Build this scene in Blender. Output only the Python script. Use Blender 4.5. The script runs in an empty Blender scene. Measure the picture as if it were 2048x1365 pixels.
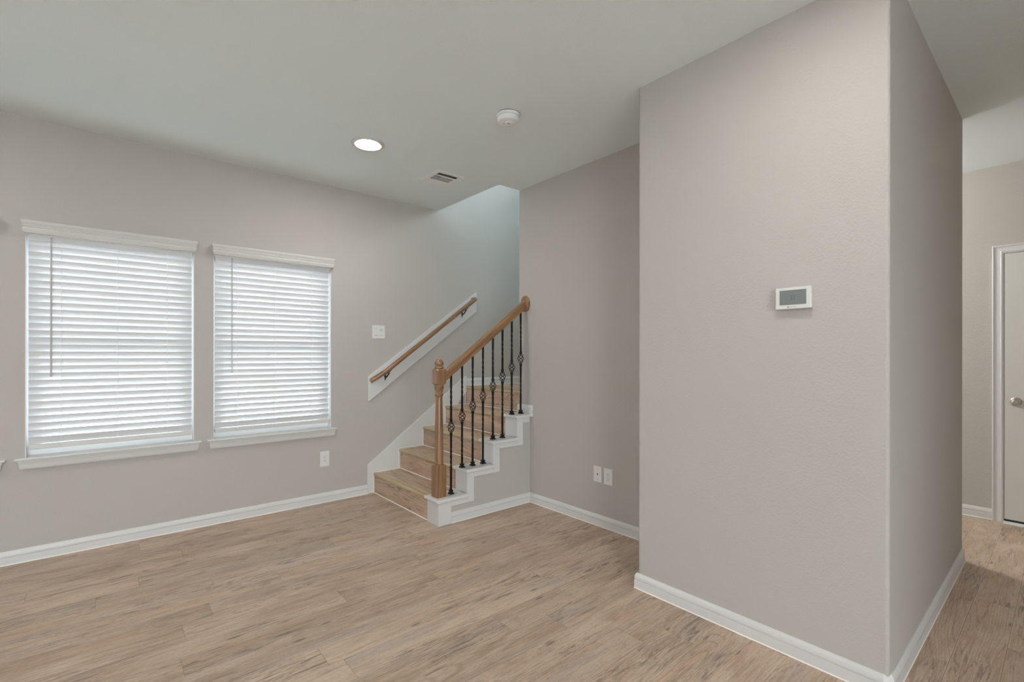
import bpy, bmesh, math, random
from mathutils import Vector, Matrix

PI = math.pi
scene = bpy.context.scene
C = scene.collection

# ------------------------------------------------------------------ camera
YAW, ROLL, EYE = 0.86319, 0.00101, 1.30
F_PX, CX, CY = 954.1, 1027.88, 707.89
fw = Vector((math.cos(YAW), math.sin(YAW), 0))
rt0 = Vector((math.sin(YAW), -math.cos(YAW), 0))
up0 = Vector((0, 0, 1))
rt = rt0 * math.cos(ROLL) + up0 * math.sin(ROLL)
up = up0 * math.cos(ROLL) - rt0 * math.sin(ROLL)
cd = bpy.data.cameras.new('camera')
cam = bpy.data.objects.new('camera', cd)
C.objects.link(cam)
cam.matrix_world = Matrix(((rt.x, up.x, -fw.x, 0), (rt.y, up.y, -fw.y, 0), (rt.z, up.z, -fw.z, EYE), (0, 0, 0, 1)))
cd.sensor_fit = 'HORIZONTAL'
cd.sensor_width = 36.0
cd.lens = F_PX / 2048 * 36
cd.shift_x = (1024 - CX) / 2048
cd.shift_y = (CY - 682.5) / 2048
cd.clip_start = 0.02
scene.camera = cam

# ------------------------------------------------------------------ daylight
world = bpy.data.worlds.new('sky')
scene.world = world
world.use_nodes = True
bg = world.node_tree.nodes['Background']
bg.inputs['Color'].default_value = (0.87, 0.925, 1.0, 1)      # bright overcast sky
SKY = 14.0
bg.inputs['Strength'].default_value = SKY
LAMP = 205.0           # radiance of the recessed lights
HALL_LAMP = 82.0      # watts, hallway lamp

scene.view_settings.view_transform = 'Standard'
scene.view_settings.look = 'None'
scene.view_settings.gamma = 1.0
scene.view_settings.use_curve_mapping = False
scene.view_settings.exposure = 0.06
scene.cycles.use_denoising = True
scene.cycles.max_bounces = 14
scene.cycles.diffuse_bounces = 8
scene.cycles.sample_clamp_indirect = 6.0

# ------------------------------------------------------------------ measures (metres)
H = 2.775           # ceiling
YW = 4.244          # window wall
XB, Y0, Y1, XE = 2.2464, 0.4463, 1.5665, 4.0985   # block with the thermostat
XS = 2.8349         # wall the railing runs into
XD = 5.2926         # wall with the far door
XO, YC = 2.6029, 3.2450      # stairwell opening in the ceiling
YK, YP = 3.081, 3.095        # trim plane / plaster plane of the knee wall
XL, YB = -3.6, -3.6          # room behind the camera
YH = -1.90          # unseen near side of the hallway, placed to set how dark it is
TOP = 5.3
RUN, RISE = 0.260, 0.190


# ------------------------------------------------------------------ mesh builder
class MB:
    def __init__(s):
        s.v, s.f = [], []

    def add(s, vs, fs):
        n = len(s.v)
        s.v += [tuple(p) for p in vs]
        s.f += [tuple(i + n for i in f) for f in fs]
        return s

    def box(s, x0, x1, y0, y1, z0, z1):
        v = [(x, y, z) for x in (x0, x1) for y in (y0, y1) for z in (z0, z1)]
        return s.add(v, [(0, 1, 3, 2), (4, 6, 7, 5), (0, 4, 5, 1), (2, 3, 7, 6), (0, 2, 6, 4), (1, 5, 7, 3)])

    def prism(s, poly, axis, a, b):
        def put(p, t):
            if axis == 0: return (t, p[0], p[1])
            if axis == 1: return (p[0], t, p[1])
            return (p[0], p[1], t)
        n = len(poly)
        v = [put(p, a) for p in poly] + [put(p, b) for p in poly]
        f = [tuple(range(n)), tuple(range(2 * n - 1, n - 1, -1))]
        f += [(i, i + n, (i + 1) % n + n, (i + 1) % n) for i in range(n)]
        return s.add(v, f)

    def loft(s, rings, caps=True, closed=False):
        n = len(rings[0])
        v = [p for r in rings for p in r]
        f = []
        m = len(rings)
        for k in range(m if closed else m - 1):
            a, b = k * n, ((k + 1) % m) * n
            f += [(a + i, a + (i + 1) % n, b + (i + 1) % n, b + i) for i in range(n)]
        if caps and not closed:
            f += [tuple(range(n - 1, -1, -1)), tuple(range((m - 1) * n, m * n))]
        return s.add(v, f)

    def lathe(s, prof, c, axis=2, n=28, sx=1.0, sy=1.0):
        """prof: (radius, height) pairs; revolved round the axis through c"""
        rings = []
        for r, h in prof:
            r = max(r, 1e-5)
            ring = []
            for i in range(n):
                a = 2 * PI * i / n
                p, q = r * math.cos(a) * sx, r * math.sin(a) * sy
                if axis == 2: ring.append((c[0] + p, c[1] + q, c[2] + h))
                elif axis == 0: ring.append((c[0] + h, c[1] + p, c[2] + q))
                else: ring.append((c[0] + p, c[1] + h, c[2] + q))
            rings.append(ring)
        return s.loft(rings)

    def tube(s, path, r, n=12):
        path = [Vector(p) for p in path]
        rr = r if isinstance(r, (list, tuple)) else [r] * len(path)
        rings = []
        ref = None
        for i, p in enumerate(path):
            if i == 0: t = path[1] - p
            elif i == len(path) - 1: t = p - path[i - 1]
            else: t = (path[i + 1] - p).normalized() + (p - path[i - 1]).normalized()
            t.normalize()
            if ref is None:
                ref = t.orthogonal().normalized()
            else:
                ref = (ref - t * ref.dot(t)).normalized()
            b = t.cross(ref)
            k = 1.0
            if 0 < i < len(path) - 1:
                k = 1 / max(0.5, t.dot((path[i + 1] - p).normalized()))
            rings.append([p + (ref * math.cos(2 * PI * j / n) + b * math.sin(2 * PI * j / n)) * rr[i] * (1 if n > 8 else k) for j in range(n)])
        return s.loft(rings)

    def build(s, name, mat, parent=None, smooth=False, bevel=0.0, seg=2, angle=35):
        me = bpy.data.meshes.new(name)
        me.from_pydata(s.v, [], s.f)
        bm = bmesh.new(); bm.from_mesh(me)
        bmesh.ops.recalc_face_normals(bm, faces=bm.faces)
        bm.to_mesh(me); bm.free()
        o = bpy.data.objects.new(name, me)
        C.objects.link(o)
        me.materials.append(mat)
        if smooth:
            for p in me.polygons: p.use_smooth = True
            try: me.set_sharp_from_angle(angle=math.radians(angle))
            except Exception: pass
        if bevel:
            b = o.modifiers.new('soft_edges', 'BEVEL')
            b.width = bevel; b.segments = seg; b.limit_method = 'ANGLE'; b.angle_limit = math.radians(40)
        if parent is not None:
            o.parent = parent
            o.matrix_parent_inverse = Matrix.Translation(-parent.location) if parent.type == 'EMPTY' else Matrix.Identity(4)
        return o


def thing(name, loc, label, cat, group=None):
    o = bpy.data.objects.new(name, None)
    C.objects.link(o)
    o.location = loc
    o.empty_display_size = 0.1
    o['label'] = label; o['category'] = cat
    if group: o['group'] = group
    return o


def structure(o, label=None):
    o['kind'] = 'structure'
    if label: o['label'] = label
    return o


# ------------------------------------------------------------------ materials
def new_mat(name):
    m = bpy.data.materials.new(name)
    m.use_nodes = True
    return m, m.node_tree.nodes, m.node_tree.links, m.node_tree.nodes['Principled BSDF']


def plain(name, col, rough=0.5, metal=0.0, spec=0.5, bump=None, var=0.0):
    m, N, L, b = new_mat(name)
    b.inputs['Base Color'].default_value = (*col, 1)
    b.inputs['Roughness'].default_value = rough
    b.inputs['Metallic'].default_value = metal
    b.inputs['Specular IOR Level'].default_value = spec
    tc = N.new('ShaderNodeTexCoord')
    if var:
        nz = N.new('ShaderNodeTexNoise'); nz.inputs['Scale'].default_value = 3.0; nz.inputs['Detail'].default_value = 3
        L.new(tc.outputs['Object'], nz.inputs['Vector'])
        mx = N.new('ShaderNodeMix'); mx.data_type = 'RGBA'
        mx.inputs['A'].default_value = (*[c * (1 - var) for c in col], 1)
        mx.inputs['B'].default_value = (*[min(1, c * (1 + var)) for c in col], 1)
        L.new(nz.outputs['Fac'], mx.inputs['Factor'])
        L.new(mx.outputs['Result'], b.inputs['Base Color'])
    if bump:
        scale, strength, detail, dist = bump
        nz = N.new('ShaderNodeTexNoise'); nz.inputs['Scale'].default_value = scale; nz.inputs['Detail'].default_value = detail
        nz.inputs['Roughness'].default_value = 0.55
        L.new(tc.outputs['Object'], nz.inputs['Vector'])
        rp = N.new('ShaderNodeMapRange')
        rp.inputs['From Min'].default_value = 0.40; rp.inputs['From Max'].default_value = 0.66
        L.new(nz.outputs['Fac'], rp.inputs['Value'])
        bp = N.new('ShaderNodeBump'); bp.inputs['Strength'].default_value = strength; bp.inputs['Distance'].default_value = dist
        L.new(rp.outputs['Result'], bp.inputs['Height'])
        L.new(bp.outputs['Normal'], b.inputs['Normal'])
    return m


def mathn(N, L, op, a, b=None, c=None):
    n = N.new('ShaderNodeMath'); n.operation = op
    for i, v in enumerate((a, b, c)):
        if v is None: continue
        if isinstance(v, (int, float)): n.inputs[i].default_value = v
        else: L.new(v, n.inputs[i])
    return n.outputs[0]


def mixc(N, L, fac, a, b, mode='MIX'):
    n = N.new('ShaderNodeMix'); n.data_type = 'RGBA'; n.blend_type = mode
    for key, v in (('Factor', fac), ('A', a), ('B', b)):
        if isinstance(v, (int, float)): n.inputs[key].default_value = v
        elif isinstance(v, tuple): n.inputs[key].default_value = (*v, 1)
        else: L.new(v, n.inputs[key])
    return n.outputs['Result']


def planks(name, along, across, width=0.152, length=1.22, tint=(1, 1, 1), joints=True, shift=0.0):
    """printed vinyl plank: pale tan pine with streaks, knots and arched grain"""
    m, N, L, bsdf = new_mat(name)
    tc = N.new('ShaderNodeTexCoord')
    sp = N.new('ShaderNodeSeparateXYZ'); L.new(tc.outputs['Object'], sp.inputs[0])
    u, v = sp.outputs[along], mathn(N, L, 'ADD', sp.outputs[across], 10.0 + shift)
    M = lambda op, a, b=None, c=None: mathn(N, L, op, a, b, c)
    vr = M('DIVIDE', v, width)
    row = M('FLOOR', vr)
    wn = N.new('ShaderNodeTexWhiteNoise'); wn.noise_dimensions = '1D'; L.new(row, wn.inputs['W'])
    ur = M('ADD', M('DIVIDE', u, length), M('MULTIPLY', wn.outputs['Value'], 9.0))
    col = M('FLOOR', ur)
    cmb = N.new('ShaderNodeCombineXYZ'); L.new(row, cmb.inputs[0]); L.new(col, cmb.inputs[1])
    wp = N.new('ShaderNodeTexWhiteNoise'); wp.noise_dimensions = '3D'; L.new(cmb.outputs[0], wp.inputs['Vector'])
    rnd = wp.outputs['Value']
    sc = N.new('ShaderNodeSeparateColor'); L.new(wp.outputs['Color'], sc.inputs[0])
    off = M('MULTIPLY', rnd, 57.0)

    def noise(us, vs, detail, rough=0.55, dist=0.0, extra=0.0):
        c = N.new('ShaderNodeCombineXYZ')
        L.new(M('ADD', M('MULTIPLY', u, us), off), c.inputs[0])
        L.new(M('MULTIPLY', v, vs), c.inputs[1])
        L.new(M('ADD', M('MULTIPLY', sc.outputs[1], 31.0), extra), c.inputs[2])
        n = N.new('ShaderNodeTexNoise')
        n.inputs['Scale'].default_value = 1.0; n.inputs['Detail'].default_value = detail
        n.inputs['Roughness'].default_value = rough; n.inputs['Distortion'].default_value = dist
        L.new(c.outputs[0], n.inputs['Vector'])
        return n.outputs['Fac'], c

    def ramp(x, lo, hi, a=0.0, b=1.0):
        r = N.new('ShaderNodeMapRange'); r.interpolation_type = 'SMOOTHSTEP'
        L.new(x, r.inputs['Value'])
        for k, val in (('From Min', lo), ('From Max', hi), ('To Min', a), ('To Max', b)): r.inputs[k].default_value = val
        return r.outputs['Result']

    T = lambda c: tuple(c[i] * tint[i] for i in range(3))
    blot, _ = noise(2.2, 9.0, 6, 0.66, 0.7)
    warm, _ = noise(1.3, 13.0, 4, 0.55, 0.5, 5.0)
    fine, _ = noise(7.0, 190.0, 4, 0.65, 0.2, 9.0)
    mid, _ = noise(3.6, 46.0, 7, 0.74, 1.2, 13.0)
    spk, _ = noise(70.0, 110.0, 2, 0.6, 0.0, 71.0)
    grey, _ = noise(1.1, 6.5, 4, 0.55, 0.4, 23.0)
    c0 = mixc(N, L, ramp(blot, 0.32, 0.68), T((0.375, 0.275, 0.205)), T((0.530, 0.430, 0.345)))
    c1 = mixc(N, L, ramp(warm, 0.52, 0.70, 0.0, 0.60), c0, T((0.500, 0.345, 0.235)))
    c1 = mixc(N, L, ramp(grey, 0.52, 0.70, 0.0, 0.70), c1, T((0.385, 0.335, 0.305)))
    c2 = mixc(N, L, ramp(mid, 0.51, 0.68, 0.0, 0.66), c1, T((0.240, 0.165, 0.118)))
    c3 = mixc(N, L, ramp(fine, 0.42, 0.72, 0.0, 0.42), c2, T((0.620, 0.525, 0.435)))
    c3 = mixc(N, L, ramp(spk, 0.45, 0.75, 0.0, 0.28), c3, T((0.230, 0.170, 0.130)))
    # dark weathered smudges, short and ragged
    sm, _ = noise(4.5, 42.0, 7, 0.72, 1.6, 41.0)
    ar, _ = noise(1.6, 6.0, 3, 0.5, 0.0, 47.0)
    sfac = M('MULTIPLY', ramp(sm, 0.50, 0.61), ramp(ar, 0.49, 0.60))
    c3 = mixc(N, L, M('MULTIPLY', sfac, 0.80), c3, T((0.160, 0.128, 0.112)))
    # thin dark cracks along the grain
    cr, _ = noise(1.7, 60.0, 3, 0.5, 0.6, 53.0)
    ca, _ = noise(2.3, 12.0, 2, 0.5, 0.0, 59.0)
    cfac = M('MULTIPLY', ramp(M('ABSOLUTE', M('SUBTRACT', cr, 0.5)), 0.022, 0.004), ramp(ca, 0.50, 0.62))
    c3 = mixc(N, L, M('MULTIPLY', cfac, 0.60), c3, T((0.170, 0.120, 0.090)))
    # arched (cathedral) grain on some planks
    wob, wc = noise(0.75, 7.0, 1, 0.3, 0.25, 61.0)
    rings = M('ABSOLUTE', M('SUBTRACT', M('FRACT', M('MULTIPLY', wob, 24.0)), 0.5))
    rfac = M('MULTIPLY', ramp(rings, 0.30, 0.50), ramp(sc.outputs[2], 0.55, 0.70, 0.0, 0.42))
    c4 = mixc(N, L, rfac, c3, T((0.270, 0.180, 0.120)))
    # knots
    kc = N.new('ShaderNodeCombineXYZ')
    L.new(M('ADD', M('MULTIPLY', u, 1.5), off), kc.inputs[0]); L.new(M('MULTIPLY', v, 6.0), kc.inputs[1])
    vo = N.new('ShaderNodeTexVoronoi'); vo.voronoi_dimensions = '2D'; vo.inputs['Scale'].default_value = 1.0; L.new(kc.outputs[0], vo.inputs['Vector'])
    vs = N.new('ShaderNodeSeparateColor'); L.new(vo.outputs['Color'], vs.inputs[0])
    kfac = M('MULTIPLY', ramp(M('ADD', vo.outputs['Distance'], M('MULTIPLY', mid, 0.05)), 0.085, 0.045), ramp(vs.outputs[0], 0.55, 0.60))
    c5 = mixc(N, L, M('MULTIPLY', kfac, 0.7), c4, T((0.130, 0.100, 0.085)))
    # every plank a little lighter or darker
    val = ramp(sc.outputs[0], 0.0, 1.0, 0.92, 1.06)
    hs = N.new('ShaderNodeHueSaturation'); hs.inputs['Saturation'].default_value = 1.0
    L.new(val, hs.inputs['Value']); L.new(c5, hs.inputs['Color'])
    colr = hs.outputs['Color']
    if joints:
        ev = M('ABSOLUTE', M('SUBTRACT', M('FRACT', vr), 0.5))
        eu = M('ABSOLUTE', M('SUBTRACT', M('FRACT', ur), 0.5))
        jf = M('MAXIMUM', ramp(ev, 0.5 - 0.0013 / width, 0.5 - 0.0004 / width), ramp(eu, 0.5 - 0.0013 / length, 0.5 - 0.0004 / length))
        bevel_glint = M('MULTIPLY', M('MULTIPLY', ramp(ev, 0.5 - 0.0048 / width, 0.5 - 0.0038 / width), ramp(ev, 0.5 - 0.0016 / width, 0.5 - 0.0026 / width)), ramp(sc.outputs[2], 0.35, 0.45))
        colr = mixc(N, L, M('MULTIPLY', bevel_glint, 0.45), colr, T((0.62, 0.52, 0.43)))  # bevel highlight painted as a pale line beside the long joints
        colr = mixc(N, L, M('MULTIPLY', jf, 0.70), colr, T((0.17, 0.12, 0.09)))
    L.new(colr, bsdf.inputs['Base Color'])
    bsdf.inputs['Roughness'].default_value = 0.46
    bsdf.inputs['Specular IOR Level'].default_value = 0.35
    bp = N.new('ShaderNodeBump'); bp.inputs['Strength'].default_value = 0.12; bp.inputs['Distance'].default_value = 0.0015
    L.new(M('SUBTRACT', M('MULTIPLY', fine, 0.6), jf if joints else 0.0), bp.inputs['Height'])
    L.new(bp.outputs['Normal'], bsdf.inputs['Normal'])
    return m


def oak(name, scale, rot=0.0, light=(0.330, 0.178, 0.085), dark=(0.155, 0.076, 0.032), rough=0.34):
    m, N, L, b = new_mat(name)
    tc = N.new('ShaderNodeTexCoord')
    ro = N.new('ShaderNodeMapping'); ro.inputs['Rotation'].default_value = (0, rot, 0)
    L.new(tc.outputs['Object'], ro.inputs['Vector'])
    mp = N.new('ShaderNodeMapping'); mp.inputs['Scale'].default_value = scale
    L.new(ro.outputs[0], mp.inputs['Vector'])
    n1 = N.new('ShaderNodeTexNoise'); n1.inputs['Scale'].default_value = 1.0; n1.inputs['Detail'].default_value = 6; n1.inputs['Distortion'].default_value = 0.6
    L.new(mp.outputs[0], n1.inputs['Vector'])
    r = N.new('ShaderNodeMapRange'); r.inputs['From Min'].default_value = 0.35; r.inputs['From Max'].default_value = 0.68
    L.new(n1.outputs['Fac'], r.inputs['Value'])
    L.new(mixc(N, L, r.outputs['Result'], light, dark), b.inputs['Base Color'])
    b.inputs['Roughness'].default_value = rough
    b.inputs['Coat Weight'].default_value = 0.25
    b.inputs['Coat Roughness'].default_value = 0.25
    return m


def emitter(name, col, strength):
    m = bpy.data.materials.new(name); m.use_nodes = True
    N, L = m.node_tree.nodes, m.node_tree.links
    N.clear()
    o = N.new('ShaderNodeOutputMaterial'); e = N.new('ShaderNodeEmission')
    e.inputs['Color'].default_value = (*col, 1); e.inputs['Strength'].default_value = strength
    L.new(e.outputs[0], o.inputs[0])
    return m


def glass(name):
    m = bpy.data.materials.new(name); m.use_nodes = True
    N, L = m.node_tree.nodes, m.node_tree.links
    N.clear()
    o = N.new('ShaderNodeOutputMaterial'); mx = N.new('ShaderNodeMixShader')
    t = N.new('ShaderNodeBsdfTransparent'); t.inputs[0].default_value = (0.94, 0.97, 0.96, 1)
    g = N.new('ShaderNodeBsdfGlossy'); g.inputs['Roughness'].default_value = 0.02
    lw = N.new('ShaderNodeFresnel'); lw.inputs['IOR'].default_value = 1.45
    L.new(lw.outputs[0], mx.inputs[0]); L.new(t.outputs[0], mx.inputs[1]); L.new(g.outputs[0], mx.inputs[2])
    L.new(mx.outputs[0], o.inputs[0])
    return m


M_WALL = plain('greige_wall_paint', (0.480, 0.445, 0.414), 0.75, spec=0.25, bump=(115, 0.22, 2.0, 0.003))
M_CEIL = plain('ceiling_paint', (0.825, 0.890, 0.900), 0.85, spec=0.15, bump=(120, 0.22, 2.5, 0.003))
M_TRIM = plain('white_trim_paint', (0.660, 0.645, 0.630), 0.38, spec=0.4, var=0.01)
M_CAULK = plain('caulk', (0.86, 0.80, 0.72), 0.6)
M_VINYL = plain('white_vinyl', (0.90, 0.905, 0.91), 0.35)
M_SLAT = plain('white_blind_slat', (0.72, 0.722, 0.73), 0.45)
M_CORD = plain('white_cord', (0.85, 0.85, 0.86), 0.6)
M_VALANCE = plain('white_blind_valance', (0.62, 0.60, 0.58), 0.42)
M_WAND = plain('grey_clear_plastic', (0.46, 0.45, 0.44), 0.25)
M_PLASTIC = plain('white_plastic', (0.72, 0.70, 0.69), 0.35)
M_BRIGHT = plain('bright_white_plastic', (0.88, 0.88, 0.885), 0.4)
M_SLOT = plain('dark_slot', (0.05, 0.045, 0.04), 0.6)
M_GREYSLOT = plain('grey_shadow_gap', (0.36, 0.35, 0.34), 0.6)
M_IRON = plain('black_iron', (0.007, 0.0068, 0.0068), 0.5, spec=0.35)
M_NICKEL = plain('satin_nickel', (0.55, 0.52, 0.47), 0.28, metal=1.0)
M_DOOR = plain('door_paint', (0.640, 0.615, 0.580), 0.45)
M_SWEEP = plain('black_rubber', (0.012, 0.012, 0.012), 0.6)
M_LCD = plain('grey_lcd', (0.205, 0.220, 0.212), 0.22)
M_DIGIT = plain('lcd_digit', (0.060, 0.065, 0.066), 0.4)
M_LOGO = plain('grey_print', (0.09, 0.09, 0.10), 0.5)
M_LOGOTXT = plain('pale_grey_print', (0.40, 0.40, 0.41), 0.5)
M_DUCT = plain('duct_grey', (0.060, 0.065, 0.068), 0.6)
M_GLASS = glass('window_glass')
M_LENS = emitter('lamp_lens', (1.0, 0.985, 0.965), LAMP)
M_FLOOR = planks('vinyl_plank_floor', 0, 1, tint=(1.09, 1.045, 1.005))
M_TREAD = planks('vinyl_plank_tread', 1, 0, shift=0.045, tint=(1.14, 1.06, 0.96))
M_RISER = planks('vinyl_plank_riser', 1, 2, tint=(1.12, 1.03, 0.95), joints=False)
M_NOSE = oak('stair_nosing_wood', (60, 2.5, 60), 0.0, (0.510, 0.395, 0.245), (0.360, 0.265, 0.150), 0.42)
M_OAKV = oak('oak_upright', (75, 75, 3.0))
M_OAKH = oak('oak_rail', (3.0, 75, 75), math.atan(.7345))
M_OAKR = oak('oak_rosette', (40, 30, 6))
M_GROUND = plain('pale_concrete', (0.78, 0.78, 0.77), 0.8, var=0.06)

# ------------------------------------------------------------------ room shell
structure(MB().box(XL - .15, XD + .15, YB - .15, YW, -0.12, 0).build('floor', M_FLOOR))
g_ = structure(MB().box(-30, 30, -30, 30, -0.30, -0.121).build('ground', M_GROUND))

ce = MB()
T_ = 0.28
ce.box(XL - .15, XO, YB - .15, YW, H, H + T_)
ce.box(XO, XS + .05, YB - .15, YC, H, H + T_)
ce.box(XS + .05, XD + .15, YH - .12, Y0 + .10, H, H + T_)
ce.box(XE - .05, XD + .15, Y0 + .10, YW, H, H + T_)
r_ = .03
ce.prism([(XO, YC)] + [(XO + r_ - r_ * math.sin(a), YC + r_ - r_ * math.cos(a)) for a in [PI / 2 * i / 8 for i in range(9)]], 2, H, H + T_)
structure(ce.build('ceiling', M_CEIL))

WIN = [(-1.395, -0.510), (-0.3825, 0.4985), (0.6225, 1.5085)]
WZ0, WZ1 = 0.640, 2.050
DEPTH = 0.16
w = MB()
xs = [XL - .15] + [x for a in WIN for x in a] + [3.98 + .12]
for i in range(len(xs) - 1):
    a, b = xs[i], xs[i + 1]
    if i % 2 == 1:
        w.box(a, b, YW, YW + DEPTH, -.12, WZ0)
        w.box(a, b, YW, YW + DEPTH, WZ1, H + T_)
    elif i == len(xs) - 2:
        w.box(a, b, YW, YW + DEPTH, -.12, TOP)
    else:
        w.box(a, b, YW, YW + DEPTH, -.12, H + T_)
w.box(3.98 + .12, XD + .15, YW, YW + DEPTH, -.12, H + T_)
structure(w.build('wall_left', M_WALL))


def rounded(poly, radii, n=7):
    out = []
    m = len(poly)
    for i, p in enumerate(poly):
        r = radii[i]
        p = Vector(p)
        if not r:
            out.append(tuple(p)); continue
        a = (Vector(poly[i - 1]) - p).normalized(); b = (Vector(poly[(i + 1) % m]) - p).normalized()
        c = p + (a + b) * r
        s0, s1 = -b, -a
        for k in range(n + 1):
            t = k / n * PI / 2
            out.append(tuple(c + s0 * r * math.cos(t) + s1 * r * math.sin(t)))
    return out


R_ = 0.016
foot = rounded([(XB, Y0), (XE, Y0), (XE, Y1), (XB, Y1)], [R_, R_, 0, R_])
structure(MB().prism(foot, 2, -.12, H + .01).build('wall_middle', M_WALL, smooth=True, angle=25))
foot = rounded([(XS, Y1), (XS + .12, Y1), (XS + .12, YC), (XS, YC)], [0, 0, .006, .006])
structure(MB().prism(foot, 2, -.12, H + .01).build('wall_front', M_WALL, smooth=True, angle=25))
SY0, SY1, SZ0, SZ1 = 2.3, 4.0, 3.2, 4.7
up_ = MB()       # stairwell above and behind the stairs
up_.box(3.98, XE, Y1, YW, -.12, H + .01)
up_.box(3.98, 4.10, Y1 - .12, SY0, H, TOP).box(3.98, 4.10, SY1, YW, H, TOP).box(3.98, 4.10, SY0, SY1, H, SZ0).box(3.98, 4.10, SY0, SY1, SZ1, TOP)
up_.box(XO - .12, XO, YC - .12, YW, H + T_, TOP)
up_.box(XO, XS + .12, YC - .12, YC, H + T_, TOP)
up_.box(XS, XS + .12, Y1, YC - .12, H + .01, TOP)
up_.box(XS, 4.10, Y1 - .12, Y1, H + .01, TOP)
up_.box(XO - .12, 4.10, Y1 - .12, YW + DEPTH, TOP, TOP + .1)
structure(up_.build('wall_stairwell', M_CEIL))  # unseen walls in pale ceiling paint, chosen to brighten the stairwell
structure(MB().box(XD, XD + .12, YH - .12, YW, -.12, H + .01).build('wall_far', M_WALL))
wr = MB()
wr.box(XB + .02, XD, YH - .12, YH, -.12, H + .01)  # unseen wall put in to shade the hallway
wr.box(XB + .02, XB + .14, YB, YH - .12, -.12, H + .01)
structure(wr.build('wall_right', M_WALL))
PY0, PY1, PZ1 = -2.6, -1.5, 2.15     # unseen glazed opening behind the camera, added to let in fill daylight
wb = MB()
wb.box(XL - .15, XL, YB - .15, PY0, -.12, H + .01).box(XL - .15, XL, PY1, YW, -.12, H + .01).box(XL - .15, XL, PY0, PY1, PZ1, H + .01)
structure(wb.build('wall_back', M_WALL))
QX0, QX1 = -2.7, 0.3  # second unseen glazed opening, added to brighten the room from behind
wn_ = MB()
wn_.box(XL, QX0, YB - .15, YB, -.12, H + .01).box(QX1, XB + .14, YB - .15, YB, -.12, H + .01).box(QX0, QX1, YB - .15, YB, 2.35, H + .01)
structure(wn_.build('wall_near', M_WALL))


def glazing(name, axis, c, a0, a1, z0, z1, bars):
    """fixed frame with posts and a pane, lying in the plane axis = c"""
    f = MB(); t = 0.05

    def put(p0, p1, q0, q1, d0, d1, mb):
        if axis == 0: mb.box(c + d0, c + d1, p0, p1, q0, q1)
        else: mb.box(p0, p1, c + d0, c + d1, q0, q1)
    put(a0, a1, z0, z0 + t, -.03, .03, f); put(a0, a1, z1 - t, z1, -.03, .03, f)
    for i in range(bars + 1):
        x = a0 + (a1 - a0) * i / bars
        x = min(max(x, a0 + t / 2), a1 - t / 2)
        put(x - t / 2, x + t / 2, z0 + t, z1 - t, -.03, .03, f)
    fr = structure(f.build(name, M_VINYL, bevel=.003))
    g = MB(); put(a0 + t / 2, a1 - t / 2, z0 + t / 2, z1 - t / 2, -.003, .003, g)
    g.build('pane', M_GLASS, fr)
    return fr


glazing('window_4', 0, XL - .08, PY0, PY1, 0.0, PZ1, 3)
glazing('window_5', 1, YB - .08, QX0, QX1, 0, 2.35, 4)
glazing('window_6', 0, 4.05, SY0, SY1, SZ0, SZ1, 2)


def portal(name, loc, rot, sx, sy):
    d = bpy.data.lights.new(name, 'AREA'); d.shape = 'RECTANGLE'; d.size = sx; d.size_y = sy
    d.cycles.is_portal = True
    o = bpy.data.objects.new(name, d); C.objects.link(o)
    o.location = loc; o.rotation_euler = rot
    return o


portal('daylight_portal', (XL - .16, (PY0 + PY1) / 2, PZ1 / 2), (0, -PI / 2, 0), PZ1, PY1 - PY0)
portal('daylight_portal', ((QX0 + QX1) / 2, YB - .16, 1.175), (PI / 2, 0, 0), QX1 - QX0, 2.35)
portal('daylight_portal', (4.12, (SY0 + SY1) / 2, (SZ0 + SZ1) / 2), (0, PI / 2, 0), SZ1 - SZ0, SY1 - SY0)
for a, b in WIN:
    portal('daylight_portal', ((a + b) / 2, YW + DEPTH + .01, (WZ0 + WZ1) / 2), (-PI / 2, 0, 0), b - a, WZ1 - WZ0)

# ------------------------------------------------------------------ baseboards
BASE = [(0, 0), (.014, 0), (.014, .0465), (.0085, .0480), (.0085, .0500), (.0125, .0515), (.0132, .0560), (.0125, .064), (.0105, .072), (.0065, .079), (.0045, .084), (0, .084)]


def sweep(path, z, prof=BASE, closed=False):
    """profile swept along a plan path, projecting to the left of travel"""
    pts = [Vector(p) for p in path]
    rings = []
    n = len(pts)
    for i, p in enumerate(pts):
        d0 = (p - pts[i - 1]).normalized() if i > 0 else None
        d1 = (pts[i + 1] - p).normalized() if i < n - 1 else None
        n0 = Vector((-d0.y, d0.x)) if d0 is not None else Vector((-d1.y, d1.x))
        n1 = Vector((-d1.y, d1.x)) if d1 is not None else n0
        m = (n0 + n1).normalized()
        m = m / max(.3, m.dot(n0))
        rings.append([(p.x + m.x * d, p.y + m.y * d, z + h) for d, h in prof])
    return MB().loft(rings)


CAULK = [(0, 0), (.0165, 0), (.014, .005), (0, .005)]


def baseboard(name, path, z=0):
    o = structure(sweep(path, z).build(name, M_TRIM))
    sweep(path, z, CAULK).build('caulk_bead', M_CAULK, o)
    return o


k = .020
baseboard('baseboard_left', [(1.842, YW), (XL, YW)])
baseboard('baseboard_front', [(XB + .03, Y1), (XS, Y1), (XS, YP), (2.0075, YP)])
baseboard('baseboard_middle', [(XE, Y1 + .3), (XE, Y0 + k), (XE - k, Y0), (XB + k, Y0), (XB, Y0 + k), (XB, Y1), (XB + .03, Y1)])
baseboard('baseboard_far', [(XD, .4061), (XD, YW)])
baseboard('baseboard_landing', [(3.98, YW), (2.957, YW)], 5 * RISE + .002)


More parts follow.
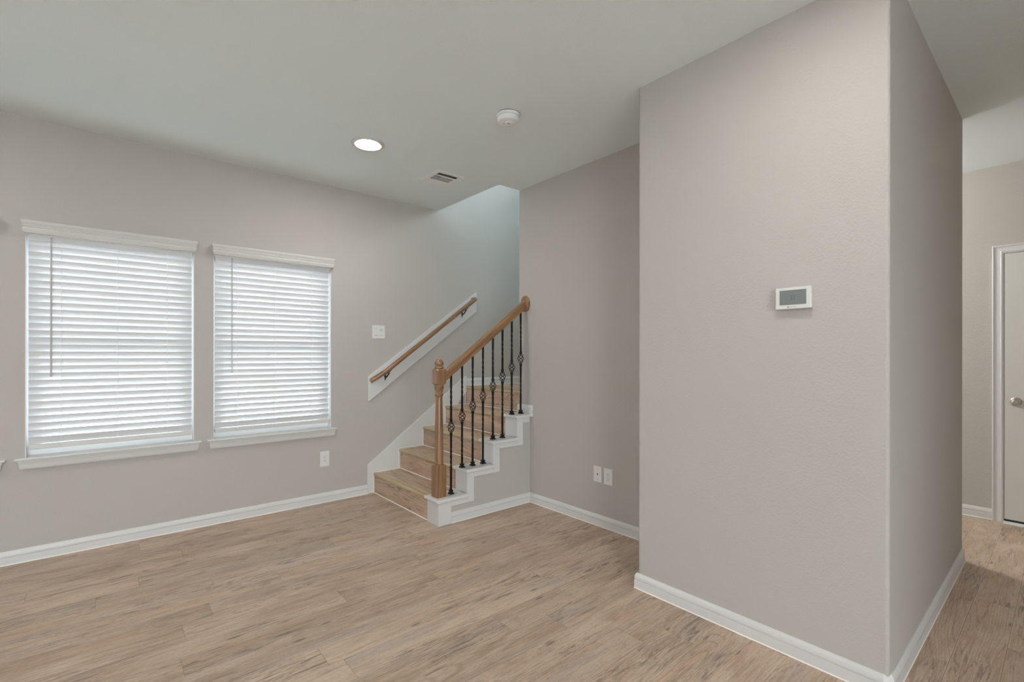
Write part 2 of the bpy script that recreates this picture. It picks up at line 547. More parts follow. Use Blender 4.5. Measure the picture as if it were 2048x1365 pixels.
# ------------------------------------------------------------------ windows and blinds
def mitred(x0, x1, y, prof, name, mat, parent):
    """moulding on the window wall, its ends mitred back to the wall; prof: (projection, z)"""
    rings = []
    top = max(d for d, _ in prof)
    a = [[(x0 - d, y - d, z) for d, z in prof]]
    b = [[(x1 + d, y - d, z) for d, z in prof]]
    mb = MB()
    n = len(prof)
    v = [(x0 - d, y, z) for d, z in prof] + a[0] + b[0] + [(x1 + d, y, z) for d, z in prof]
    f = []
    for s in range(3):
        for i in range(n - 1):
            f.append((s * n + i, s * n + i + 1, (s + 1) * n + i + 1, (s + 1) * n + i))
    f.append((n - 1, 2 * n - 1, 3 * n - 1, 4 * n - 1)); f.append((0, 3 * n, 2 * n, n))
    f.append(tuple(range(n)) + tuple(range(4 * n - 1, 3 * n - 1, -1)))
    mb.add(v, f)
    return mb.build(name, mat, parent, bevel=0)


STOOL = [(.000, .6485), (.041, .6485), (.0445, .645), (.0445, .640), (.041, .636)]
APRON = [(.033, .636), (.033, .630), (.028, .618), (.0255, .605), (.024, .592), (.019, .579), (.0, .579)]
VAL = [(.0, 2.1275), (.047, 2.1275), (.052, 2.124), (.053, 2.118), (.050, 2.108), (.0455, 2.101), (.0480, 2.0985), (.0480, 2.0955), (.0455, 2.0935),
       (.0480, 2.0905), (.0480, 2.0870), (.0445, 2.0840), (.0440, 2.0800), (.0470, 2.0760), (.0475, 2.071), (.045, 2.062), (.041, 2.054), (.040, 2.0505), (.0, 2.0505)]
TILT = math.radians(64)
PITCH = 0.0452


def window(n, x0, x1):
    f = MB()
    yf, t = YW + .085, .038
    f.box(x0, x1, yf, yf + .055, WZ0, WZ0 + .055).box(x0, x1, yf, yf + .055, WZ1 - t, WZ1)
    f.box(x0, x0 + t, yf, yf + .055, WZ0 + .055, WZ1 - t).box(x1 - t, x1, yf, yf + .055, WZ0 + .055, WZ1 - t)
    zm = (WZ0 + WZ1) / 2
    fr = structure(f.build('window_%d' % n, M_VINYL, bevel=.002))
    s = MB()
    for z0, z1, y in ((WZ0 + .055, zm + .02, yf + .010), (zm - .02, WZ1 - t, yf + .030)):
        a, b = x0 + t, x1 - t
        s.box(a, b, y, y + .022, z0, z0 + .036).box(a, b, y, y + .022, z1 - .036, z1)
        s.box(a, a + .03, y, y + .022, z0 + .036, z1 - .036).box(b - .03, b, y, y + .022, z0 + .036, z1 - .036)
    s.box(x0 + t + .06, x1 - t - .06, yf + .004, yf + .010, WZ0 + .068, WZ0 + .076)
    s.build('sash', M_VINYL, fr, bevel=.002)
    p = MB()
    p.box(x0 + t + .02, x1 - t - .02, yf + .019, yf + .023, WZ0 + .08, zm)
    p.box(x0 + t + .02, x1 - t - .02, yf + .039, yf + .043, zm, WZ1 - .06)
    p.build('pane', M_GLASS, fr)
    sl = mitred(x0, x1 , YW, STOOL, 'window_sill', M_TRIM, fr)
    MB().box(x0 + .001, x1 - .001, YW - .002, yf + .01, .6405, .6485).build('window_sill', M_TRIM, fr)
    mitred(x0, x1, YW, APRON, 'sill_apron', M_TRIM, fr)
    jl = MB()
    jl.box(x0 - .001, x0 + .0025, YW + .0015, yf, WZ0 + .009, WZ1).box(x1 - .0025, x1 + .001, YW + .0015, yf, WZ0 + .009, WZ1).box(x0 + .0025, x1 - .0025, YW + .0015, yf, WZ1 - .0025, WZ1 + .001)
    jl.build('jamb_liner', M_VINYL, fr)
    return fr


def blind(x0, x1, wand_x, cords, label):
    t = thing('window_blind', ((x0 + x1) / 2, YW, WZ1), label, 'blind', 'white slatted blinds in the window wall')
    mitred(x0 + .036, x1 - .036, YW - .0005, VAL, 'valance', M_VALANCE, t)
    a, b = x0 + .011, x1 - .011
    yc = YW + .036
    MB().box(a, b, YW + .012, YW + .058, 2.012, 2.048).build('headrail', M_SLAT, t, bevel=.002)
    s = MB()
    hw, th = .025, .0026
    cu, su = math.cos(TILT), math.sin(TILT)
    z = 2.012
    zs = []
    rnd = random.Random(int(x0 * 1000))
    while z > .735:
        zs.append(z)
        dt = rnd.uniform(-.012, .012)
        cu, su = math.cos(TILT + dt), math.sin(TILT + dt)
        # cross-section with a light crown; the room-side edge is the high one
        prof = []
        for i in range(5):
            q = -1 + i / 2
            bow = .0016 * (1 - q * q)
            prof.append((q * hw, bow + th / 2))
        for i in range(4, -1, -1):
            q = -1 + i / 2
            bow = .0016 * (1 - q * q)
            prof.append((q * hw, bow - th / 2))
        ring = lambda x: [(x, yc + p * cu + h * su, z - p * su + h * cu) for p, h in prof]
        s.loft([ring(a), ring(b)])
        z -= PITCH
    s.build('slats', M_SLAT, t, smooth=True, angle=40)
    zb = .7215
    MB().box(a, b, yc - .024, yc + .024, zb - .030, zb).build('bottom_rail', M_VALANCE, t, bevel=.004)
    wz = MB().tube([(wand_x, YW - .004, 2.046), (wand_x, YW - .005, 1.95), (wand_x, YW - .006, 1.150)], [.0035, .0045, .0052], 6)
    wd = wz.build('tilt_wand', M_WAND, t)
    MB().box(wand_x - .004, wand_x + .004, YW - .009, YW + .012, 2.040, 2.052).build('wand_hook', M_SLAT, wd)
    for x in cords:
        MB().tube([(x, yc - .019, 2.03), (x, yc - .019, zb - .004)], .0011, 6).tube([(x + .004, yc + .018, 2.03), (x + .004, yc + .018, zb - .01)], .0011, 6).build('ladder_cord', M_CORD, t)
        MB().lathe([(.0, 0), (.006, .001), (.008, .004), (.004, .008), (.0, .009)], (x, yc - .027, zb - .012), 1, 10).build('cord_plug', M_VALANCE, t)
    return t


for i, (a, b) in enumerate(WIN):
    window((3, 1, 2)[i], a, b)
blind(*WIN[1], -.266, (-.2205, .0608, .3375), 'white slatted blind of the window second from the stairs, larger in the photo')
blind(*WIN[2], .744, (.7849, 1.0607, 1.3498), 'white slatted blind of the window nearest the stairs, above the wall outlet')
blind(*WIN[0], -1.27, (-1.23, -.95, -.68), 'white blind valance cut off by the left edge of the photo')

# ------------------------------------------------------------------ staircase
st = thing('staircase', (1.9, 3.66, 0), 'short staircase with wood-look treads and white stepped side along the window wall', 'staircase')
XR = lambda k: 1.906 + RUN * (k - 1)            # riser k
XW = lambda k: 1.894 + RUN * (k - 1)            # white riser board k on the open side
YCS = YC + .0008
YI = YW - .018                                  # face of the skirt board
NOSE = .040
for k_ in range(1, 6):
    z1 = RISE * k_
    MB().box(XR(k_), XR(k_) + .015, YCS, YI, RISE * (k_ - 1), z1 - .003).build('riser', M_RISER, st)
    x1 = XR(k_ + 1) if k_ < 5 else 3.978
    tr = MB().box(XR(k_) + NOSE - .012, x1, YCS, YI if k_ < 5 else YW - .0006, z1 - .025, z1).build('tread', M_TREAD, st)
    xa = XR(k_) - .012
    prof = [(xa, z1 - .022), (xa - .001, z1 - .012), (xa + .003, z1 - .002), (xa + .009, z1 + .0015), (xa + NOSE - .004, z1 + .0015), (xa + NOSE, z1 + .0002), (xa + NOSE, z1 - .024), (xa + .006, z1 - .026)]
    MB().prism(prof, 1, YCS, YI).build('nosing', M_NOSE, tr, smooth=True, angle=50)
    cb = MB().prism([(XR(k_) - .006, RISE * (k_ - 1) + .001), (XR(k_), RISE * (k_ - 1) + .001), (XR(k_), RISE * (k_ - 1) + .006)], 1, YCS, YI)
    if k_ < 5:
        cb.box(XR(k_) - .011, XR(k_ + 1), YI - .004, YI + .001, z1 - .001, z1 + .004)
    cb.box(XR(k_) - .017, XR(k_) - .0125, YI - .003, YI + .001, RISE * (k_ - 1), z1)
    cb.build('caulk_bead', M_CAULK, st)
# skirt board on the wall
sk = [(1.8385, 0), (1.8385, .2690), (2.905, 1.0440), (2.920, 1.0540), (2.934, 1.0590), (2.946, 1.0570), (2.953, 1.0500), (2.953, .90), (2.20, 0)]
MB().prism(sk, 1, YI, YW - .0006).build('skirt_board', M_TRIM, st, bevel=.004)
# next flight behind the wall, up from the landing
fl = MB()
for j in range(1, 6):
    fl.box(XS + .122, 3.978, YC - .26 * j, YC - .26 * (j - 1), RISE * 5, RISE * (5 + j))
fl.build('upper_flight', M_TREAD, st)
MB().box(XR(5) + .02, 3.978, YCS, YW - .02, 0, 5 * RISE - .026).build('landing_base', M_WALL, st)
# open side: stepped half wall, white trim, caps
CT = lambda k: RISE * k + .012
CB = lambda k: RISE * k - .010
poly = [(1.91, 0)]
for j in range(1, 5):
    poly += [(XW(j) + .015, CB(j)), (XW(j + 1) + .015 if j < 4 else XS - .0006, CB(j))]
poly += [(XS - .0006, 0)]
MB().prism(poly, 1, YP, YC - .001).build('half_wall', M_WALL, st)
tm = MB()
tm.box(XW(1), 2.0065, YK, YC, 0, CB(1))
for j in range(2, 5):
    tm.box(XW(j), XW(j) + .019, YK, YC, CT(j - 1), CB(j))
    tm.box(XW(j) + .019, XW(j) + .067, YK, YP + .001, CB(j - 1) - .047, CB(j))
    tm.box(XW(j), XW(j) + .019, YK, YP + .001, CB(j - 1) - .047, CT(j - 1))
    xa = 2.0065 if j == 2 else XW(j - 1) + .067
    tm.box(xa, XW(j), YK, YP + .001, CB(j - 1) - .047, CB(j - 1))
tm.box(XW(4) + .067, 2.815, YK, YP + .001, CB(4) - .047, CB(4))
tm.build('stair_trim', M_TRIM, st, bevel=.0012, seg=1)
for j in range(1, 5):
    x1 = XW(j + 1) if j < 4 else XS - .001
    MB().box(XW(j) - .024, x1, YK - .026, YC + .012, CB(j), CT(j)).build('stair_cap', M_TRIM, st, bevel=.005, seg=3)
# baseboard return standing on the top cap
sweep([(XS - .0006, 3.062), (XS - .0006, YC + .008)], CT(4) + .0004, [(d, h * .9) for d, h in BASE]).build('baseboard_return', M_TRIM, st)

# ------------------------------------------------------------------ railing
YR = 3.158
ra = thing('stair_railing', (1.945, YR, CT(1)), 'oak railing with black twisted iron balusters on the open side of the stairs', 'railing')
SLOPE = .7345
RZ = lambda x: 1.138 + SLOPE * (x - 2.007)
ang = math.atan(SLOPE)
# newel post
NX, NY, NB = 1.946, 3.160, CT(1) + .0005


def square(cx, cy, h, z, c):
    a = [(h, h - c), (h - c, h), (-h + c, h), (-h, h - c), (-h, -h + c), (-h + c, -h), (h - c, -h), (h, -h + c)]
    return [(cx + x, cy + y, z) for x, y in a]


nw = MB()
hb = .0425
nw.loft([square(NX, NY, hb, NB, .004), square(NX, NY, hb, .432, .004), square(NX, NY, hb - .004, .444, .006), square(NX, NY, .030, .449, .010)])
nw.lathe([(.030, .440), (.033, .450), (.035, .455), (.0355, .460), (.034, .466), (.031, .470), (.0305, .476), (.0325, .50), (.0325, .62), (.0300, .80), (.0265, .955), (.0265, .968),
          (.030, .972), (.0330, .978), (.0330, .984), (.030, .989), (.0275, .994), (.028, 1.006), (.032, 1.024), (.0365, 1.036), (.0375, 1.044), (.0350, 1.048), (.0375, 1.053), (.0375, 1.060), (.034, 1.064)], (NX, NY, 0), n=32)
nw.loft([square(NX, NY, .036, 1.062, .014), square(NX, NY, hb, 1.070, .010), square(NX, NY, hb, 1.172, .010), square(NX, NY, .036, 1.182, .012), square(NX, NY, .028, 1.184, .012)])
nw.build('newel_post', M_OAKV, ra, smooth=True, angle=32)
MB().lathe([(.030, 1.182), (.0345, 1.187), (.0360, 1.191), (.0345, 1.197), (.029, 1.202), (.0265, 1.206), (.0275, 1.211), (.0330, 1.215), (.0350, 1.220), (.0345, 1.227), (.030, 1.240), (.0225, 1.249), (.012, 1.2545), (0, 1.2565)],
           (NX, NY, 0), n=32).build('finial', M_OAKV, ra, smooth=True, angle=60)
# hand rail
half = [(.0, .034), (.012, .0335), (.021, .030), (.0275, .022), (.0295, .012), (.0275, .004), (.0245, -.001), (.0240, -.006), (.0255, -.012), (.0255, -.026), (.0235, -.0305), (.014, -.032)]
profile = half + [(-y, z) for y, z in half[::-1] if y > 0]
rail = MB()
xa, xb = NX + hb - .012, XS - .010
cs = math.cos(ang)
rail.loft([[(x, YR + y, RZ(x) + z / cs) for y, z in profile] for x in (xa, xb)])
rail.build('handrail', M_OAKH, ra, smooth=True, angle=40)
# oval rosette on the wall
MB().lathe([(0, 0), (.058, 0), (.060, -.004), (.060, -.010), (.056, -.013), (.053, -.0135), (.051, -.018), (.045, -.021), (0, -.022)], (XS, 3.154, 1.743), 0, 40, 1.0, 1.20).build('rosette', M_OAKR, ra, smooth=True, angle=30)


def sq(cx, cy, h, z, a):
    return [(cx + h * 1.4142 * math.cos(a + PI / 4 + i * PI / 2), cy + h * 1.4142 * math.sin(a + PI / 4 + i * PI / 2), z) for i in range(4)]


def baluster(x, foot_z):
    zt = RZ(x) - .036
    zc = RZ(x) - .449                           # middle of the basket
    h = .0063
    b = MB()

    def twisted(z0, z1, turn0, t0, t1, turns):
        n = 40
        out = []
        for i in range(n + 1):
            z = z0 + (z1 - z0) * i / n
            q = min(1, max(0, (z - t0) / (t1 - t0)))
            out.append(sq(x, YR, h, z, turns * 2 * PI * q))
        return out
    e = .046
    b.loft(twisted(zc + e, zt, 0, zc + .150, zc + .310, 1.0))
    b.loft(twisted(foot_z + .005, zc - e, 0, zc - .320, zc - .160, 1.0))
    for sgn in (1, -1):
        z = zc + sgn * .053
        b.loft([sq(x, YR, .0066, z - .010, 0), sq(x, YR, .0088, z - .008, 0), sq(x, YR, .0088, z - .003, 0), sq(x, YR, .0072, z - .001, 0), sq(x, YR, .0072, z + .001, 0), sq(x, YR, .0088, z + .003, 0), sq(x, YR, .0088, z + .008, 0), sq(x, YR, .0066, z + .010, 0)])
    o = b.build('baluster', M_IRON, ra)
    k_ = MB()
    for r in range(4):
        path = []
        for i in range(25):
            q = i / 24
            rr = .0035 + .0225 * math.sin(PI * q) ** .80
            a = r * PI / 2 + q * PI * 1.5
            path.append((x + rr * math.cos(a), YR + rr * math.sin(a), zc - .043 + .086 * q))
        k_.tube(path, .0031, 8)
    k_.build('basket', M_IRON, o, smooth=True)
    s = MB().loft([sq(x, YR, .0185, foot_z, 0), sq(x, YR, .0185, foot_z + .004, 0), sq(x, YR, .0155, foot_z + .010, 0), sq(x, YR, .0115, foot_z + .013, 0), sq(x, YR, .0115, foot_z + .020, 0), sq(x, YR, .0140, foot_z + .022, 0), sq(x, YR, .0140, foot_z + .027, 0), sq(x, YR, .0105, foot_z + .031, 0)])
    s.build('shoe', M_IRON, o)
    return o


for i in range(8):
    x = 2.054 + .1037 * i
    j = 1 if i < 1 else 2 if i < 4 else 3 if i < 6 else 4
    baluster(x, CT(j) + .0005)

# ------------------------------------------------------------------ wall rail
wr_ = thing('wall_handrail', (2.46, YW, 1.4), 'oak handrail on a sloping white board fixed to the window wall', 'handrail')
bd = MB().prism([(1.842, .8600), (1.842, 1.0860), (3.078, 1.9740), (3.078, 1.7580), (1.858, .8600)], 1, YW - .019, YW)
bd.build('backing_board', M_TRIM, wr_, bevel=.004)
WZ = lambda x: 1.1124 + .7345 * (x - 1.965)
yr = YW - .075
rp = [(1.868, YW - .012, WZ(1.868) + .004), (1.985, yr, WZ(1.985)), (2.05, yr, WZ(2.05))]
rp += [(1.985 + (3.010 - 1.985) * t / 12, yr, WZ(1.985 + (3.010 - 1.985) * t / 12)) for t in range(1, 13)]
rp = [rp[0]] + [rp[1]] + rp[3:]
rr = MB().tube(rp + [(3.022, yr + .010, WZ(3.018)), (3.026, YW - .016, WZ(3.020))], .0215, 20)
rr.build('rail', M_OAKH, wr_, smooth=True, angle=30)
for bx in (2.010, 2.885):
    zb = WZ(bx)
    b = MB()
    b.tube([(bx, YW - .018, zb - .075), (bx, YW - .045, zb - .070), (bx + .004, yr, zb - .045), (bx + .016, yr, zb - .026)], [.0065, .006, .0055, .006], 10)
    b.loft([[(bx + u * w_, YW - .0185 - d, zb - .060 + v) for u, d in ((-1, 0), (1, 0), (.6, .006), (-.6, .006))] for w_, v in ((.003, .030), (.009, .018), (.009, -.004), (.006, -.022), (.0025, -.040))])
    ca, sa = math.cos(ang), math.sin(ang)
    pts = [(-.010, -.004), (.040, -.004), (.040, .001), (-.010, .001)]
    b.loft([[(bx + u * ca - v * sa, yr + s, zb - .0245 + u * sa + v * ca) for u, v in pts] for s in (-.009, .009)])
    b.build('bracket', M_IRON, wr_, smooth=True, angle=40)


# ------------------------------------------------------------------ plates on the walls
def plate_thing(name, label, cat, origin, ux, un, w, h, builder, group=None):
    """origin: centre on the wall, ux: wall direction seen left to right, un: wall normal"""
    t = thing(name, origin, label, cat, group)
    o = Vector(origin); ux = Vector(ux); un = Vector(un); uz = Vector((0, 0, 1))

    def slab(nm, u0, u1, v0, v1, d0, d1, mat, parent, bev=0.0):
        mb = MB()
        mb.add([o + ux * u + uz * v + un * d for d in (d0, d1) for u, v in ((u0, v0), (u1, v0), (u1, v1), (u0, v1))],
               [(0, 1, 2, 3), (7, 6, 5, 4), (0, 4, 5, 1), (1, 5, 6, 2), (2, 6, 7, 3), (3, 7, 4, 0)])
        return mb.build(nm, mat, parent, bevel=bev)

    def disc(nm, u, v, r, d0, d1, mat, parent, n=16):
        ring = lambda d: [o + ux * (u + r * math.cos(2 * PI * i / n)) + uz * (v + r * math.sin(2 * PI * i / n)) + un * d for i in range(n)]
        return MB().loft([ring(d0), ring(d1)]).build(nm, mat, parent)
    builder(t, slab, disc, w, h)
    return t


def b_switch(t, slab, disc, w, h):
    p = slab('plate', -w / 2, w / 2, -h / 2, h / 2, 0, .0065, M_PLASTIC, t, .003)
    r = slab('rocker', -.039, -.009, -.033, .033, .0060, .0090, M_PLASTIC, t, .001)
    slab('gap', -.039, -.009, .0335, .0355, .0062, .0068, M_GREYSLOT, r)
    slab('gap', -.039, -.009, -.0365, -.0335, .0062, .0068, M_SLOT, r)
    r2 = slab('rocker', .009, .039, -.033, .033, .0060, .0082, M_PLASTIC, t, .001)
    slab('sensor', .012, .036, .002, .031, .0080, .0086, plain('pale_grey_plastic', (.58, .58, .57), .4), r2)
    slab('gap', .009, .039, -.0365, -.0335, .0062, .0068, M_GREYSLOT, r2)


def b_duplex(t, slab, disc, w, h):
    slab('plate', -w / 2, w / 2, -h / 2, h / 2, 0, .0065, M_PLASTIC, t, .003)
    r = slab('receptacle', -.0165, .0165, -.034, .034, .006, .0078, M_PLASTIC, t, .001)
    for c in (.017, -.017):
        slab('slot', -.0085, -.0060, c + .001, c + .010, .0077, .0081, M_SLOT, r)
        slab('slot', .0060, .0085, c + .002, c + .009, .0077, .0081, M_SLOT, r)
        disc('ground_hole', 0, c - .0065, .003, .0077, .0081, M_SLOT, r)


def b_coax(t, slab, disc, w, h):
    slab('plate', -w / 2, w / 2, -h / 2, h / 2, 0, .0060, M_PLASTIC, t, .003)
    disc('jack', 0, 0, .0055, .0058, .0085, M_SLOT, t)
    for v in (.041, -.041):
        disc('screw', 0, v, .0030, .0058, .0068, M_GREYSLOT, t)


plate_thing('light_switch', 'white two-gang light switch plate left of the sloping wall handrail', 'light switch', (1.9505, YW, 1.5036), (1, 0, 0), (0, -1, 0), .127, .125, b_switch)
plate_thing('power_outlet', 'white duplex outlet below the window nearest the stairs', 'outlet', (1.453, YW, .3797), (1, 0, 0), (0, -1, 0), .079, .133, b_duplex)
plate_thing('power_outlet', 'white duplex outlet on the stair-end wall, right of the cable plate', 'outlet', (XS, 2.2325, .3858), (0, -1, 0), (-1, 0, 0), .080, .121, b_duplex)
plate_thing('cable_plate', 'white wall plate with one dark coaxial jack, left of an outlet', 'wall plate', (XS, 2.3330, .3878), (0, -1, 0), (-1, 0, 0), .078, .121, b_coax)

SEG = {'7': 'abc', '3': 'abgcd'}


def b_thermo(t, slab, disc, w, h):
    slab('back_plate', -w / 2 + .004, w / 2 - .004, -h / 2 + .004, h / 2 - .004, 0, .008, M_GREYSLOT, t)
    body = slab('housing', -w / 2, w / 2, -h / 2, h / 2, .006, .026, M_PLASTIC, t, .003)
    sw, s0, s1 = .052, -.0285, .0325
    scr = slab('screen', -sw, sw, s0, s1, .0258, .0264, M_LCD, t)
    slab('bezel', -sw - .0008, sw + .0008, s1, s1 + .0012, .0255, .0268, M_SLOT, t)
    d0, d1 = .0264, .0267
    hh, ww, th = .0082, .0075, .0017

    def digit(ch, cu, cv):
        segs = {'a': (-ww / 2, ww / 2, hh - th / 2, hh + th / 2), 'g': (-ww / 2, ww / 2, -th / 2, th / 2), 'd': (-ww / 2, ww / 2, -hh - th / 2, -hh + th / 2),
                'b': (ww / 2 - th / 2, ww / 2 + th / 2, .0006, hh), 'c': (ww / 2 - th / 2, ww / 2 + th / 2, -hh, -.0006)}
        for q in SEG[ch]:
            a, b, c, d = segs[q]
            slab('digit_segment', cu + a, cu + b, cv + c, cv + d, d0, d1, M_DIGIT, scr)
    digit('7', -.0085, .001); digit('3', .0030, .001)
    slab('degree_mark', .0105, .0130, .0080, .0100, d0, d1, M_DIGIT, scr)
    slab('status_text', .028, .040, .0225, .0260, d0, d1, plain('faint_lcd', (.150, .160, .158), .3), scr)
    disc('emblem', -.018, -.0375, .0032, .0258, .0264, M_LOGO, t, 4)
    fc = bpy.data.curves.new('maker_name', 'FONT'); fc.body = 'VENSTAR'; fc.size = .0062; fc.align_x = 'LEFT'; fc.align_y = 'CENTER'; fc.extrude = .0002
    fo = bpy.data.objects.new('tmp_text', fc); C.objects.link(fo)
    dg = bpy.context.evaluated_depsgraph_get()
    me = bpy.data.meshes.new_from_object(fo.evaluated_get(dg))
    bpy.data.objects.remove(fo)
    me.name = 'maker_name'
    lo = bpy.data.objects.new('maker_name', me); C.objects.link(lo)
    me.materials.clear(); me.materials.append(M_LOGOTXT)
    lo.parent = t
    lo.matrix_parent_inverse = Matrix.Identity(4)
    lo.rotation_euler = (PI / 2, 0, -PI / 2)
    lo.location = (-.0262, .0125, -.0375)


plate_thing('thermostat', 'white wall thermostat with grey screen reading 73 degrees on the protruding wall', 'thermostat', (XB, .7717, 1.5385), (0, -1, 0), (-1, 0, 0), .138, .0925, b_thermo)


# ------------------------------------------------------------------ ceiling fittings
def downlight(x, y, label):
    t = thing('recessed_light', (x, y, H), label, 'ceiling light', 'round recessed lights in the main ceiling')
    MB().lathe([(.1115, 0), (.1120, -.003), (.1095, -.0075), (.103, -.0095), (.090, -.0095), (.086, -.0085), (.074, -.0015), (.074, .0), (.1115, .0)], (x, y, H - .0002), 2, 56).build('trim_ring', M_TRIM, t, smooth=True, angle=50)
    MB().lathe([(0, -.0150), (.030, -.0142), (.055, -.0110), (.068, -.0070), (.0735, -.0025), (.0735, -.0004), (0, -.0004)], (x, y, H), 2, 48).build('lens', M_LENS, t, smooth=True, angle=50)
    return t


downlight(1.400, 3.217, 'round recessed ceiling light shining between the windows and the smoke detector')
for x, y, lb in ((1.45, .50, 'recessed ceiling light nearest the thermostat wall, above the photo'), (-1.35, 3.217, 'recessed ceiling light by the window at the left edge, out of the photo'),
                 (-1.35, .50, 'recessed ceiling light above the camera, out of the photo'), (-1.35, -2.2, 'recessed ceiling light in the back corner behind the camera'), (1.2, -2.2, 'recessed ceiling light behind the camera on the hallway side')):
    downlight(x, y, lb)

sd = thing('smoke_detector', (1.883, 2.257, H), 'round white smoke detector on the ceiling right of the lit recessed light', 'smoke detector')
c_ = (1.883, 2.257, H)
MB().lathe([(.068, 0), (.068, -.005)], c_, 2, 40).build('mounting_gap', M_SLOT, sd)
MB().lathe([(.071, -.0045), (.0725, -.007), (.0725, -.016), (.070, -.019), (.066, -.020), (.066, -.0045)], c_, 2, 48).build('base_ring', M_BRIGHT, sd, smooth=True, angle=30)
bo = MB().lathe([(.064, -.018), (.066, -.021), (.066, -.040), (.063, -.047), (.056, -.051), (.030, -.052), (0, -.052)], c_, 2, 48).build('body', M_BRIGHT, sd, smooth=True, angle=30)
MB().lathe([(0, -.0515), (.026, -.0515), (.025, -.055), (.020, -.056), (0, -.056)], (1.888, 2.252, H), 2, 28).build('test_button', M_BRIGHT, bo, smooth=True, angle=40)
MB().lathe([(0, -.0555), (.007, -.0555), (.006, -.0575), (0, -.0575)], (1.886, 2.256, H), 2, 12).build('sounder_hole', M_GREYSLOT, bo)
MB().lathe([(0, -.0515), (.005, -.0515), (.005, -.053), (0, -.053)], (1.868, 2.280, H), 2, 12).build('indicator', M_GREYSLOT, bo)
MB().lathe([(.0655, -.0195), (.0668, -.0195), (.0668, -.0212), (.0655, -.0212)], c_, 2, 48).build('seam', M_GREYSLOT, bo)

vt = thing('ceiling_vent', (2.146, 3.448, H), 'white square air register in the ceiling beside the stairwell opening', 'vent')
vx0, vx1, vy0, vy1 = 2.020, 2.273, 3.300, 3.597
fr = MB()
b_ = .034
zt, zb = H, H - .007
ix0, ix1 = vx0 + b_, vx1 - b_
ys = [vy0 + b_, vy0 + b_ + .052, vy0 + b_ + .066, vy0 + b_ + .158, vy0 + b_ + .170, vy1 - b_]
fr.box(vx0, ix0, vy0, vy1, zb, zt).box(ix1, vx1, vy0, vy1, zb, zt).box(ix0, ix1, vy0, ys[0], zb, zt).box(ix0, ix1, ys[5], vy1, zb, zt)
fr.box(ix0, ix1, ys[1], ys[2], zb, zt).box(ix0, ix1, ys[3], ys[4], zb, zt)
fr.build('frame', M_BRIGHT, vt, bevel=.002)
MB().box(ix0, ix1, ys[0], ys[5], H - .0012, H - .0002).build('duct_opening', M_DUCT, vt)
lv = MB()
for i in range(3):       # blades facing away: dark slots seen between them
    y = ys[0] + .008 + i * .0150
    lv.prism([(y, zb + .001), (y + .0012, zb + .001), (y + .0100, zt - .0013), (y + .0088, zt - .0013)], 0, ix0, ix1)
for i in range(13):
    x = ix0 + .006 + i * (ix1 - ix0 - .012) / 12
    lv.box(x - .0013, x + .0013, ys[2], ys[3], zb + .0005, zb + .0035)
lv.box(ix0, ix1, (ys[2] + ys[3]) / 2 - .0015, (ys[2] + ys[3]) / 2 + .0015, zb + .001, zb + .003)
for i in range(4):
    y = ys[4] + .001 + i * .0145
    lv.prism([(y + .0138, zb + .001), (y + .001, zt - .0026), (y, zt - .0014), (y + .0138, zb + .0022)], 0, ix0, ix1)
lv.build('louvres', M_BRIGHT, vt)
MB().tube([(2.150, vy1 - .010, H - .004), (2.150, vy1 - .004, H - .014), (2.152, vy1 - .002, H - .022)], .0025, 8).build('damper_lever', M_BRIGHT, vt)

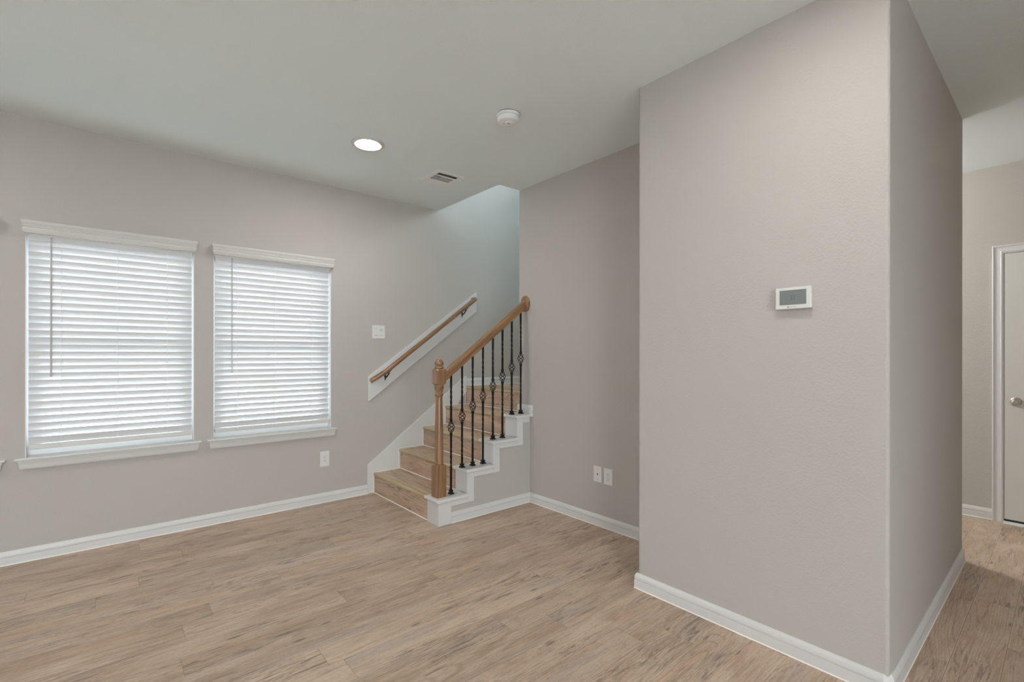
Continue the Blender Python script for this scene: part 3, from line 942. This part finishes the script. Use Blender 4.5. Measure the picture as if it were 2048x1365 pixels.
# ------------------------------------------------------------------ far door
dy1, dy0, dz = .3385, -.475, 2.0785
door = bpy.data.objects.new('door_1', None); C.objects.link(door); door.location = (XD, -.068, 0); door['kind'] = 'structure'
MB().box(XD - .0110, XD - .002, dy0, dy1, .026, dz).build('slab', M_DOOR, door, bevel=.002)
MB().box(XD - .013, XD - .0015, dy0, dy1, .012, .026).build('door_sweep', M_SWEEP, door)
jm = MB()
jm.box(XD - .0122, XD - .001, dy1 + .003, dy1 + .018, 0, dz + .018).box(XD - .0122, XD - .001, dy0 - .018, dy0 - .003, 0, dz + .018).box(XD - .0122, XD - .001, dy0 - .003, dy1 + .003, dz + .003, dz + .018)
jm.build('door_jamb', M_TRIM, door)
gp = MB().box(XD - .004, XD - .0005, dy0 - .004, dy1 + .004, .012, dz + .004)
gp.build('door_gap', M_SLOT, door)
CAS = [(0, 0), (.0, .013), (.004, .016), (.010, .016), (.014, .0135), (.030, .0115), (.042, .0125), (.047, .017), (.053, .019), (.0575, .017), (.059, .012), (.059, 0)]  # (across from opening, out)
yi, yo, zi = dy1 + .0085, dy0 - .0085, dz + .0085
rings = []
for (cy, cz, sy, sz) in ((yi, 0, 1, 0), (yi, zi, 1, 1), (yo, zi, -1, 1), (yo, 0, -1, 0)):
    rings.append([(XD - o_, cy + sy * a, cz + sz * a) for a, o_ in CAS])
MB().loft(rings).build('door_casing', M_TRIM, door)
MB().prism([(XD - .055, 0), (XD - .050, .008), (XD - .020, .012), (XD, .012), (XD, 0)], 1, dy0 - .004, dy1 + .004).build('threshold', M_TRIM, door)
kx, ky, kz = XD - .012, .2755, .936
kb = MB().lathe([(0, 0), (.033, 0), (.033, -.004), (.028, -.008), (.014, -.011), (.0115, -.016), (.0115, -.026)], (kx, ky, kz), 0, 32).build('rose', M_NICKEL, door, smooth=True, angle=40)
MB().lathe([(.010, -.022), (.020, -.028), (.0285, -.040), (.0290, -.048), (.024, -.057), (.0125, -.0625), (.0115, -.0610), (.0075, -.0610), (.0065, -.0635), (0, -.064)], (kx, ky, kz), 0, 32).build('door_knob', M_NICKEL, door, smooth=True, angle=30)
MB().box(XD - .0135, XD - .010, dy1 + .001, dy1 + .0075, kz - .028, kz + .028).build('strike_plate', M_NICKEL, door)

# ------------------------------------------------------------------ lamp in the far hallway
hx, hy = 4.69, 2.16
hl = thing('hallway_lamp', (hx, hy, H), 'small hallway ceiling lamp hidden behind the protruding wall', 'ceiling light')
MB().lathe([(0, 0), (.06, 0), (.06, -.015), (.02, -.025), (.012, -.03), (.012, -.16), (.03, -.17), (.03, -.20), (0, -.20)], (hx, hy, H), 2, 24).build('fixture', M_NICKEL, hl, smooth=True)
ld = bpy.data.lights.new('hallway_bulb', 'POINT'); ld.energy = HALL_LAMP; ld.color = (1.0, .985, .95); ld.shadow_soft_size = .05
lo_ = bpy.data.objects.new('hallway_bulb', ld); C.objects.link(lo_); lo_.location = (hx, hy, H - .28)
